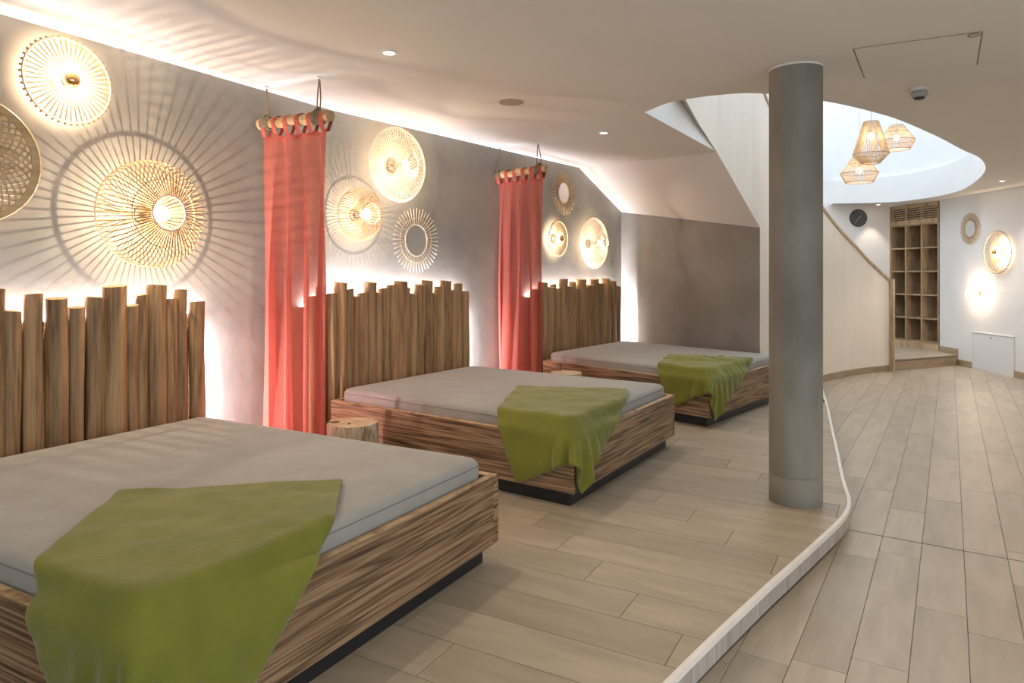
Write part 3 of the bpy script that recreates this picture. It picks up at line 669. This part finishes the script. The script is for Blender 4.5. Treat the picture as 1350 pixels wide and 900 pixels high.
# ------------------------------------------------------------------ curtains on hanging rods
def curtain(y, x0, x1, zr0, zr1, hooks, side, n_, seed):
    rnd = random.Random(seed); g1 = 'curtain rods slung from the ceiling'
    zr = lambda x: zr0 + (zr1 - zr0) * (x - x0) / (x1 - x0)
    rod = thing('curtain_rod', f'rough wooden rod on rope loops holding the {side} curtain', 'curtain rod', ((x0 + x1) / 2, y, zr((x0 + x1) / 2)), g1)
    pts = []; R = []
    for i in range(13):
        x = x0 + (x1 - x0) * i / 12; pts.append((x, y + .006 * math.sin(i * .9), zr(x) + .005 * math.sin(i * 1.3))); R.append(.036 + .003 * math.sin(i * 1.7 + seed))
    V, F = tube(pts, R, 14); obj('branch', (V, F), None, rod, mats=[M['rod'], M['endgrain']], fm=[0] * (len(F) - 2) + [1, 1], smooth=False)
    for hx, hy in hooks:
        zc = CE(hx, hy); zz = zr(hx)
        hk = obj('ceiling_hook', join(lathe([(.012, 0), (.012, -.004)], (hx, hy, zc), n=12), tube([(hx + .008 * math.sin(a), hy, zc - .018 + .010 * math.cos(a)) for a in [2 * math.pi * k / 12 for k in range(11)]], .002, 6)), M['steel'], rod)
        loop = [(hx - .045, y + .03, zz + .02), (hx - .03, y + .015, zz + .12), (hx - .004, hy, zc - .035), (hx + .004, hy, zc - .030), (hx + .03, y - .01, zz + .12), (hx + .042, y - .03, zz + .02)]
        obj('rope', tube(catmull(loop, 5), .0048, 7), M['rope'], rod, smooth=True)
        wr = []
        for k in range(5):
            xx = hx - .03 + k * .015; wr.append(tube([(xx + .004 * math.sin(a), y + .043 * math.cos(a), zz + .043 * math.sin(a)) for a in [2 * math.pi * q / 16 for q in range(16)]], .0055, 6, closed=True))
        for k in range(5): wr.append(tube([(hx - .028 + .012 * k, y - .03, zz + .030 + .008 * k), (hx - .01 + .006 * k, y, zz + .062), (hx + .028 - .012 * k, y + .03, zz + .035)], .006, 6))
        obj('rope_knot', join(*wr), M['rope'], rod, smooth=True)
    # cloth
    cx0, cx1 = x0 + .05, x1 - .03; cl = thing('curtain', f'sheer coral-red tab-top curtain, {side}', 'curtain', ((cx0 + cx1) / 2, y, 0.02), 'coral curtains between the beds')
    NX, NZ = 150, 40; zt = lambda x: zr(x) - .082; V = []; ph = rnd.uniform(0, 6)
    for i in range(NX + 1):
        u = i / NX
        for j in range(NZ + 1):
            v = j / NZ; x = cx0 + (cx1 - cx0) * u; z = zt(x) * (1 - v) + .03 * v
            amp = .016 + .044 * min(1, v * 2.2)
            yy = amp * math.sin(2 * math.pi * n_ * u + ph + .5 * math.sin(v * 3 + u * 4)) + .014 * math.sin(2 * math.pi * n_ * 1.7 * u + 1.5 + v * 1.2) * min(1, v * 3)
            xx = x + .010 * math.sin(2 * math.pi * n_ * 2 * u + ph * 2) * min(1, v * 3)
            sag = -.018 * abs(math.sin(math.pi * 5 * u)) * max(0, 1 - v * 12)
            V.append((xx, y + yy + .0, z + sag))
    F = [(i * (NZ + 1) + j, (i + 1) * (NZ + 1) + j, (i + 1) * (NZ + 1) + j + 1, i * (NZ + 1) + j + 1) for i in range(NX) for j in range(NZ)]
    obj('cloth', (V, F), M['curtain'], cl, smooth=True)
    V2 = []
    for i in range(NX + 1):
        a = V[i * (NZ + 1)]; b = V[i * (NZ + 1) + 1]; V2 += [(a[0], a[1] - .002, a[2] + .004), (a[0], a[1] - .002, a[2] - .028)]
    obj('top_hem', (V2, [(2 * i, 2 * i + 2, 2 * i + 3, 2 * i + 1) for i in range(NX)]), M['tab'], cl, smooth=True)
    for k in range(6):
        u = k / 5; x = cx0 + .022 + (cx1 - cx0 - .044) * u; w = .019; tb = []; z0 = zr(x); R_ = .0425; prof = [(-.010, z0 - .095), (-.030, z0 - .045), (-R_, z0)]
        for a in range(1, 8): prof.append((-R_ * math.cos(math.pi * a / 8), z0 + R_ * math.sin(math.pi * a / 8)))
        prof += [(R_, z0), (.030, z0 - .045), (.008, z0 - .095)]
        Vt = []; sk = .020
        for m_, (dy, z) in enumerate(prof):
            t = m_ / (len(prof) - 1) - .5; Vt += [(x - w + sk * t, y + dy, z), (x + w + sk * t, y + dy, z)]
        o = obj('tab', (Vt, [(2 * i, 2 * i + 1, 2 * i + 3, 2 * i + 2) for i in range(len(prof) - 1)]), M['tab'], cl, smooth=True)
curtain(3.07, -4.06, -3.35, 2.405, 2.374, [(-3.985, 3.065), (-3.467, 3.075)], 'beside the nearest bed', 4.0, 2)
curtain(5.96, -4.045, -3.41, 2.40, 2.425, [(-3.985, 5.98), (-3.499, 5.945)], 'between the middle and farthest beds', 4.6, 4)

# ------------------------------------------------------------------ stump stools
def stump(c, r, h, label, seed):
    rnd = random.Random(seed); t = thing('stump_stool', label, 'stool', (c[0], c[1], 0), 'tree stump stools'); K = 40; NR = 12; V = []
    notch = math.radians(222) if seed == 1 else math.radians(60)
    def rad(a, u):
        b = 1 + .03 * math.sin(2 * a + seed) + .025 * math.sin(3 * a + 1.3) + .015 * math.sin(7 * a + 4 * u) + .03 * math.sin(u * 3 + a)
        da = math.atan2(math.sin(a - notch), math.cos(a - notch)); b -= (.22 if seed == 1 else .05) * math.exp(-(da / .22) ** 2) * (.5 + .5 * u)
        return r * b * (.93 + .08 * u)
    for k in range(NR):
        u = k / (NR - 1)
        for j in range(K):
            a = 2 * math.pi * j / K; rr = rad(a, u) * (1 if k < NR - 1 else .975); V.append((c[0] + rr * math.cos(a), c[1] + rr * math.sin(a), h * u + (.004 * math.sin(a * 2) if k else 0)))
    F = [(k * K + j, k * K + (j + 1) % K, (k + 1) * K + (j + 1) % K, (k + 1) * K + j) for k in range(NR - 1) for j in range(K)] + [tuple(range(K - 1, -1, -1))]
    obj('bark_side', (V, F), M['stump'], t, smooth=True)
    V = []; F = []
    for k in range(8):
        q = k / 7
        for j in range(K):
            a = 2 * math.pi * j / K; rr = rad(a, 1) * .975 * (1 - q * .98); V.append((c[0] + rr * math.cos(a), c[1] + rr * math.sin(a), h + .004 * math.sin(a * 2) * (1 - q) + .0006 * (k % 2)))
    F = [(k * K + j, k * K + (j + 1) % K, (k + 1) * K + (j + 1) % K, (k + 1) * K + j) for k in range(7) for j in range(K)] + [tuple(7 * K + j for j in range(K))]
    obj('top_face', (V, F), M['stumptop'], t, smooth=True)
    if seed == 1:
        a = notch; cc = (c[0] + r * .72 * math.cos(a), c[1] + r * .72 * math.sin(a)); obj('rotted_hollow', lathe([(.001, h * .45), (.035, h * .7), (.045, h + .002), (.03, h + .004)], (cc[0], cc[1], 0), n=12), M['stumphole'], t)
        obj('knot_hole', lathe([(.012, h + .001), (.010, h + .005)], (c[0] + .03, c[1] - .06, 0), n=10), M['stumphole'], t)
stump((-3.37, 3.275), .168, .37, 'split tree stump stool between the nearest bed and the middle bed', 1)
stump((-3.17, 5.93), .152, .40, 'tree stump stool mostly hidden behind the middle bed', 2)

# ------------------------------------------------------------------ wall lamps and mirrors
def frame_at(y=None, right=None):
    if right is not None: c = rwp(right); return c, rn, (-rn[1], rn[0])
    c, n = wall_pt(y); return c, n, (-n[1], n[0])

class WF:
    def __init__(s, fr, z): s.c, s.n, s.t = fr; s.z = z; s.n3 = Vector((s.n[0], s.n[1], 0))
    def p(s, r, a, o): return (s.c[0] + s.n[0] * o + s.t[0] * r * math.cos(a), s.c[1] + s.n[1] * o + s.t[1] * r * math.cos(a), s.z + r * math.sin(a))
    def at(s, o, dt=0, dz=0): return (s.c[0] + s.n[0] * o + s.t[0] * dt, s.c[1] + s.n[1] * o + s.t[1] * dt, s.z + dz)
    def ring(s, r, o, th, k=6, n=48): return tube([s.p(r, 2 * math.pi * i / n, o) for i in range(n)], th, k, closed=True)

def socket(w, t, reach, br, power, mat_=None, color=WARM, cap=False):
    obj('wall_mount', lathe([(.052, 0.001), (.052, .016), (.045, .022), (.018, .024), (.018, reach - br * 1.25), (.015, reach - br * .95)], w.at(0), w.n3, 20), M['chrome'], t, smooth=False)
    obj('bulb', sphere(w.at(reach), br, 20, 12, w.n3), M['bulb'], t, smooth=True)
    if cap:
        obj('gold_bulb_cap', lathe([(br * 1.03 * math.cos(a), br * 1.03 * math.sin(a)) for a in [math.radians(q) for q in (8, 25, 42, 58, 74, 86)]], w.at(reach), w.n3, 20, capb=False), M['brass'], t, smooth=True)
    light('POINT', w.at(reach), power, color, parent=t, shadow_soft_size=.006)

def cage_lamp(y, z, R, rr, dep_, nsp, label, m='rattan', back=.072, kink=.17, power=1.0, right=None, br=.047, th=.0026, grp='round rattan wall lamps', mixr=None):
    fr = frame_at(y, right); w = WF(fr, z); t = thing('wall_lamp', label, 'wall lamp', w.at(0), grp)
    sp = []
    for i in range(nsp):
        a = 2 * math.pi * (i + .2 * random.random()) / nsp
        sp.append(tube([w.p(R * .97, a, back), w.p(R, a, back + (kink - back) * .5), w.p(R * .985, a, kink), w.p(R * .80, a + .02, kink + (dep_ - kink) * .42), w.p(rr, a + .05, dep_)], th, 4, cap=False))
    obj('cage_spokes', join(*sp), M[m], t, kind='stuff')
    obj('back_ring', w.ring(R * .97, back, th * 1.2), M[m], t); obj('middle_ring', w.ring(R * .62, kink + (dep_ - kink) * .62, th), M[m], t); obj('front_ring', w.ring(rr, dep_, .0045), M['rattan_pale'], t)
    bk = []
    for i in range(nsp): a = 2 * math.pi * i / nsp; bk.append(tube([w.p(.055, a, .012), w.p(R * .5, a, back * .62), w.p(R * .97, a, back)], th * .8, 4, cap=False))
    obj('back_stays', join(*bk), M[m], t, kind='stuff')
    socket(w, t, dep_ * .70, br, K_WALL * power)
    return t

def woven_lamp(y, z, R, rr, dep_, n_, label, power=1.0, br=.036, right=None):
    w = WF(frame_at(y, right), z); t = thing('wall_lamp', label, 'wall lamp', w.at(0), 'round rattan wall lamps'); st = []
    prof = [(R * .30, .012), (R * .72, .03), (R * .95, .06), (R, .095), (R * .93, .13), (R * .72, .165), (R * .45, .20), (rr, dep_)]
    for s in (1, -1):
        for i in range(n_):
            a = 2 * math.pi * i / n_; st.append(tube([w.p(r, a + s * 1.15 * (k / 7), o) for k, (r, o) in enumerate(prof)], .0017, 3, cap=False))
    obj('woven_shade', join(*st), M['rattan_pale'], t, kind='stuff')
    obj('front_ring', w.ring(rr, dep_, .0045), M['rattan_pale'], t); obj('rim_ring', w.ring(R, .095, .003), M['rattan_pale'], t)
    socket(w, t, dep_ * .68, br, K_WALL * power); return t

def disc_lamp(y, z, R, label, n_=48, right=None, power=1.0, m='rattan', off=.075):
    w = WF(frame_at(y, right), z); t = thing('wall_lamp', label, 'wall lamp', w.at(0), 'round rattan wall lamps'); sp = []; bd = []
    for i in range(n_):
        a = 2 * math.pi * i / n_; sp.append(tube([w.p(.050, a, off + .012), w.p(R * .6, a, off + .006), w.p(R * 1.02, a, off - .004)], .0046, 4, cap=False)); bd.append(sphere(w.p(R * 1.035, a, off - .005), .0075, 6, 4))
    obj('disc_spokes', join(*sp), M[m], t, kind='stuff'); obj('rim_beads', join(*bd), M['rattan_dark'], t, kind='stuff')
    obj('rim_ring', w.ring(R, off, .0055), M[m], t); obj('hub_ring', w.ring(.052, off + .012, .003), M[m], t)
    socket(w, t, off + .030, .040, K_WALL * power, cap=True); return t

def sun_mirror(y, z, R, rm, label, n_=44, right=None, m='rattan_pale', rings=(.68,)):
    w = WF(frame_at(y, right), z); t = thing('wall_mirror', label, 'mirror', w.at(0), 'round rattan-rayed mirrors'); sp = []
    for i in range(n_): a = 2 * math.pi * i / n_; sp.append(tube([w.p(rm * .96, a, .020), w.p(R * (1 if i % 2 else .97), a, .026)], .0045, 5))
    obj('rays', join(*sp), M[m], t, kind='stuff')
    for q in rings: obj('binding_ring', w.ring(R * q, .019, .004), M[m], t)
    obj('mirror_glass', lathe([(rm * .97, .008), (rm * .97, .021)], w.at(0), w.n3, 48), M['mirror'], t); obj('mirror_rim', w.ring(rm, .022, .006), M[m], t)
    obj('back_plate', lathe([(rm * .7, 0.0), (rm * .7, .010)], w.at(0), w.n3, 24), M[m], t)

disc_lamp(1.782, 2.385, .222, 'flat rattan disc lamp with beaded rim, high on the left wall', n_=46, power=1.15)
cage_lamp(2.222, 1.708, .312, .100, .28, 64, 'largest lit rattan cage lamp, above the nearest headboard', m='rattan_dark', power=1.25, th=.0036)  # darker rattan colour stands in for the unlit outer side of the spokes
woven_lamp(4.44, 2.305, .322, .062, .27, 60, 'finely woven lit wall lamp, highest above the middle bed', power=.5)
cage_lamp(4.02, 1.845, .212, .088, .21, 54, 'lit rattan cage lamp close beside the nearer curtain', back=.05, kink=.12, power=.5, th=.0030, br=.045, m='rattan_dark')
sun_mirror(4.735, 1.667, .295, .142, 'sunburst mirror of pale sticks above the middle headboard')
sun_mirror(7.285, 2.345, .270, .125, 'sunburst mirror at the sloping end of the ceiling', n_=42, m='rattan', rings=(.72, .60))
disc_lamp(7.08, 1.785, .205, 'small lit rattan disc lamp just right of the far curtain', n_=40, power=.45)
woven_lamp(7.915, 1.762, .325, .060, .26, 56, 'finely woven lit wall lamp above the farthest headboard', power=.45)
# shallow woven basket at the left picture edge
w = WF(frame_at(1.324), 1.905); t = thing('wall_basket', 'shallow woven rattan wall basket cut off by the left picture edge', 'wall lamp', w.at(0), 'round rattan wall lamps'); R = .306; st = []
for s in (1, -1):
    for i in range(40):
        a = 2 * math.pi * i / 40; pts = []
        for k in range(6): q = k / 5; pts.append(w.p(R * (.97 - .80 * q), a + s * 1.0 * q, .085 - .055 * q))
        st.append(tube(pts, .0048, 4, cap=False))
obj('woven_strips', join(*st), M['bamboo'], t, kind='stuff')
bd = []; NB = 64
for i in range(NB): a = 2 * math.pi * i / NB; bd += [w.p(R * .92, a, .075), w.p(R * 1.0, a, .095), w.p(R * 1.0, a, .110), w.p(R * .91, a, .088)]
obj('rim_band', (bd, [(4 * i + k, 4 * ((i + 1) % NB) + k, 4 * ((i + 1) % NB) + (k + 1) % 4, 4 * i + (k + 1) % 4) for i in range(NB) for k in range(4)]), M['bamboo'], t, smooth=False)
obj('rim_edge', w.ring(R * 1.0, .105, .006), M['bamboo'], t); obj('back_plate', lathe([(.06, 0), (.06, .03)], w.at(0), w.n3, 24), M['bamboo'], t)
# right hand wall
sr = s_((0.30, 13.25)); sd_ = s_((0.66, 12.60)); sc = s_((0.40, 13.03))
sun_mirror(None, 2.105, .26, .135, 'small round rattan mirror on the white wall right of the shelf', n_=50, right=sr, m='rattan', rings=(.88, .62))
disc_lamp(None, 1.70, .31, 'flat rattan disc lamp at the far right on the white wall', n_=52, right=sd_, power=.75, m='rattan')
cage_lamp(None, 1.075, .20, .075, .19, 44, 'lit rattan cage lamp low on the white wall above the access panel', back=.03, kink=.09, power=.5, right=sc, th=.002, br=.045, m='rattan_pale')

# ------------------------------------------------------------------ pendants
def pendant(x, y, zc, prof, label, n_, tk=.0032, m='rattan'):
    t = thing('pendant_lamp', label, 'pendant lamp', (x, y, zc), 'rattan pendants in the stair opening'); sp = []
    for i in range(n_): a = 2 * math.pi * i / n_; sp.append(tube([(x + r * math.cos(a), y + r * math.sin(a), zc + z) for r, z in prof], tk, 4, cap=False))
    obj('shade_ribs', join(*sp), M[m], t, kind='stuff'); rg = []
    for r, z in prof: rg.append(tube([(x + r * math.cos(2 * math.pi * k / 32), y + r * math.sin(2 * math.pi * k / 32), zc + z) for k in range(32)], .004, 5, closed=True))
    obj('shade_rings', join(*rg), M['rattan_dark' if m == 'rattan' else m], t, kind='stuff')
    top = prof[0][1]; obj('cable', tube([(x, y, zc + top - .05), (x, y, 5.5)], .004, 5), M['plastic'], t); obj('ceiling_rose', lathe([(.05, 0), (.05, .03)], (x, y, 5.5), n=16), M['plastic'], t)
    obj('lamp_holder', lathe([(.018, top - .12), (.02, top - .04), (.006, top - .02)], (x, y, zc), n=12), M['plastic'], t)
    obj('bulb', sphere((x, y, zc + top - .16), .04), M['bulbp'], t, smooth=True); light('POINT', (x, y, zc + top - .16), K_PEND, WARM, parent=t, shadow_soft_size=.03)
    obj('beam_bar', box((x, y, 5.54), .06, .06, .02), M['plastic'], t)
def at_px(u, v, d):
    xc = (u - 675) / 900 * d; th = math.atan2(577, 900); return (xc * math.cos(th) - d * math.sin(th), xc * math.sin(th) + d * math.cos(th), 1.35 - (v - 363) / 900 * d)
squat = [(.08, .15), (.14, .06), (.215, -.045), (.155, -.16)]
P1, P2, P3 = (-0.945, 9.48, 2.665), (-0.735, 8.52, 2.835), (-0.58, 10.14, 3.14)
pendant(*P1, squat, 'lowest rattan pendant, squat and pale, in the stair opening', 64, m='rattan')
pendant(*P2, [(.078, .215), (.182, -.141), (.091, -.241)], 'tall conical golden rattan pendant in the middle of the three', 60, m='rattan')
pendant(*P3, squat, 'squat pale rattan pendant at the right of the three', 64, m='rattan')

# ------------------------------------------------------------------ shelf unit
sv = (SHR[0] - SHL[0], SHR[1] - SHL[1]); sw = math.hypot(*sv); su = (sv[0] / sw, sv[1] / sw); sn = (su[1], -su[0])
if sn[1] > 0: sn = (-sn[0], -sn[1])
sang = math.atan2(su[1], su[0]); SD = .36
def shb(s0, s1, d0, d1, z0, z1):
    cx = SHL[0] + su[0] * (s0 + s1) / 2 - sn[0] * (d0 + d1) / 2; cy = SHL[1] + su[1] * (s0 + s1) / 2 - sn[1] * (d0 + d1) / 2
    return box((cx, cy, (z0 + z1) / 2), s1 - s0, d1 - d0, z1 - z0, sang)
sh = thing('shelf_unit', 'tall oak shelf unit of fifteen empty compartments with slatted vent on top', 'shelf', (*SHL, LAND))
ZB, ZT = LAND + .11, 2.26; ZE = 2.655
for k in range(4): x = (sw - .03) * k / 3; obj('upright', shb(x, x + .03, 0, SD, ZB, ZT + .04 if k in (1, 2) else ZE - .001), M['shelf'], sh)
for k in range(6):
    z = ZB + (ZT - ZB) * k / 5
    for c in range(3): x = (sw - .03) * c / 3 + .03; obj('shelf_board', shb(x, x + (sw - .03) / 3 - .03, .004, SD, z, z + .025), M['shelf'], sh)
obj('back_panel', shb(.0, sw, SD, SD + .012, LAND, ZE), M['shelf'], sh)
obj('plinth', shb(0, sw, -.012, .02, LAND, LAND + .11), M['oak'], sh)
obj('vent_rail', shb(.03, sw - .03, 0, .02, ZT + .025, ZT + .11), M['oak'], sh); obj('vent_rail', shb(.03, sw - .03, 0, .02, ZE - .075, ZE), M['oak'], sh); obj('vent_shade_panel', shb(.03, sw - .03, .06, .07, ZT + .03, ZE), M['dark'], sh)  # near-black panel paints in the shade behind the vent slats
for c in range(3):
    x = .03 + (sw - .06) * c / 3
    if c: obj('vent_stile', shb(x - .012, x + .012, 0, .02, ZT + .11, ZE - .075), M['oak'], sh)
    for k in range(5): z = ZT + .125 + k * .040; obj('vent_slat', shb(x + (.012 if c else 0), x + (sw - .06) / 3 - (.012 if c < 2 else 0), .002, .016, z, z + .020), M['oak'], sh)

# ------------------------------------------------------------------ clock
cv = (CLK[2][0] - CLK[1][0], CLK[2][1] - CLK[1][1]); cl_ = math.hypot(*cv); cu = (cv[0] / cl_, cv[1] / cl_); cn = Vector((cu[1], -cu[0], 0))
cc = (-1.475, 14.485, 2.44)
t = thing('wall_clock', 'round dark wall clock on the cream wall beside the shelf', 'clock', cc)
obj('case', lathe([(.165, .0), (.165, .035), (.158, .042), (.150, .036), (.150, .030)], cc, cn, 40), M['darkplastic'], t, smooth=False)
obj('dial', lathe([(.150, .028), (.150, .032)], cc, cn, 40), M['clockface'], t)
cm = []
def cpt(r, a, o): return (cc[0] + cu[0] * r * math.sin(a) + cn.x * o, cc[1] + cu[1] * r * math.sin(a) + cn.y * o, cc[2] + r * math.cos(a))
for k in range(12): cm.append(tube([cpt(.120, k * math.pi / 6, .034), cpt(.138, k * math.pi / 6, .034)], .0028, 4))
obj('hour_marks', join(*cm), M['clockmark'], t)
obj('hour_hand', tube([cpt(-.01, 1.0, .038), cpt(.075, 1.0, .038)], .004, 4), M['clockmark'], t); obj('minute_hand', tube([cpt(-.02, 3.75, .040), cpt(.115, 3.75, .040)], .003, 4), M['clockmark'], t)
# ------------------------------------------------------------------ access panel on right wall
c = rwp((ps0 + ps1) / 2); t = thing('access_panel', 'white square access panel low in the right-hand wall', 'panel', (c[0], c[1], LOW))
obj('frame', join(rbox(ps0, ps1, .44, .455, 0, .02), rbox(ps0, ps1, LOW, LOW + .012, 0, .02), rbox(ps0, ps0 + .012, LOW, .455, 0, .02), rbox(ps1 - .012, ps1, LOW, .455, 0, .02)), M['panel'], t)
obj('door_leaf', rbox(ps0 + .016, ps1 - .016, LOW + .016, .436, 0.001, .014), M['panel'], t)
lk = rwp((ps0 + ps1) / 2 - .03, .015); obj('lock', lathe([(.011, 0), (.011, .006)], (lk[0], lk[1], .385), (rn[0], rn[1], 0), 12), M['darkplastic'], t)

# ------------------------------------------------------------------ ceiling fittings
def downlight(x, y, label, visible=True, power=1.0, size=70):
    z = CE(x, y); t = thing('downlight', label, 'downlight', (x, y, z), 'recessed ceiling downlights')
    V, F = lathe([(.046, -.001), (.046, -.006), (.034, -.007), (.030, -.003)], (x, y, z), n=28, capb=False, capt=False); obj('trim_ring', (V, F), M['plastic'], t, smooth=False)
    obj('lens', lathe([(.031, -.002), (.031, -.0035)], (x, y, z), n=24), M['spot'], t)
    light('SPOT', (x, y, z - .012), K_SPOT * power, NEUT, parent=t, spot_size=math.radians(size * 1.7), spot_blend=.5, shadow_soft_size=.022)
downlight(-2.714, 2.924, 'recessed downlight in the ceiling, nearest of the two over the beds')
downlight(-2.667, 5.718, 'recessed downlight in the ceiling over the middle bed foot', power=.9)
downlight(-2.70, 0.25, 'added out-of-view downlight over the head of the platform behind the camera left')  # lamp added outside the view to light the near platform
downlight(0.75, 2.1, 'added out-of-view downlight above the lower walkway near the camera', power=2.2)  # added unseen lamp, strengthened to brighten the near walkway floor
downlight(1.2, 5.4, 'added out-of-view downlight above the middle of the lower walkway', power=1.5)  # another unseen lamp added to lift the walkway
downlight(1.35, 8.4, 'added out-of-view downlight above the far end of the walkway', power=1.7)  # added beyond the picture edge for more warm light at the far end
downlight(0.6, 11.4, 'added downlight in front of the white wall lamps', power=1.2)  # lamp added to give the white wall more warm light
x, y = -1.12, 14.38
downlight(x, y, 'tiny recessed spot beside the top of the shelf unit', power=.55, size=42)
x, y = -2.74, 4.263; z = CE(x, y); t = thing('ceiling_speaker', 'round taupe ceiling speaker grille between the two downlights', 'speaker', (x, y, z))
obj('grille', lathe([(.088, -.001), (.088, -.004), (.082, -.008)], (x, y, z), n=36, capb=False), M['speaker'], t); obj('grille_ring', tube([(x + .089 * math.cos(2 * math.pi * k / 36), y + .089 * math.sin(2 * math.pi * k / 36), z - .004) for k in range(36)], .004, 5, closed=True), M['speaker'], t)
x, y = -0.169, 5.259; z = CE(x, y); t = thing('smoke_detector', 'grey domed detector on the ceiling near the stair opening', 'detector', (x, y, z))
obj('mounting_base', lathe([(.058, -.001), (.058, -.020), (.050, -.024)], (x, y, z), n=32, capb=False), M['plastic'], t, smooth=False)
obj('dome', lathe([(.048, -.022), (.050, -.040), (.043, -.058), (.032, -.066)], (x, y, z), n=32), M['greyplastic'], t, smooth=True)
obj('sensor_vents', lathe([(.034, -.060), (.036, -.066), (.030, -.076), (.012, -.080)], (x, y, z), n=24), M['darkplastic'], t)
hp = [(-.447, 4.147), (.143, 4.208), (.139, 4.858), (-.454, 4.808)]; t = thing('ceiling_hatch', 'flush square access hatch in the ceiling above the walkway', 'hatch', (-.15, 4.5, 2.59))
ins_ = inset(hp, .007); n4 = 4; V = [(x, y, 2.5885) for x, y in hp] + [(x, y, 2.5885) for x, y in ins_]
obj('shadow_joint', (V, [(i, (i + 1) % 4, 4 + (i + 1) % 4, 4 + i) for i in range(4)]), M['grout'], t)
obj('hatch_leaf', prism(ins_, 2.5865, 2.589), M['ceiling'], t)
x, y = .105, 4.232; t = thing('ceiling_sensor', 'small flat reddish sensor ring at the corner of the ceiling hatch', 'sensor', (x, y, 2.586))
obj('sensor_ring', tube([(x + .024 * math.cos(2 * math.pi * k / 24), y + .024 * math.sin(2 * math.pi * k / 24), 2.583) for k in range(24)], .005, 6, closed=True), M['speaker'], t); obj('sensor_disc', lathe([(.022, 0), (.020, -.003)], (x, y, 2.586), n=20), M['plastic'], t)
for o in bpy.data.objects:
    if '_w' in o: del o['_w']
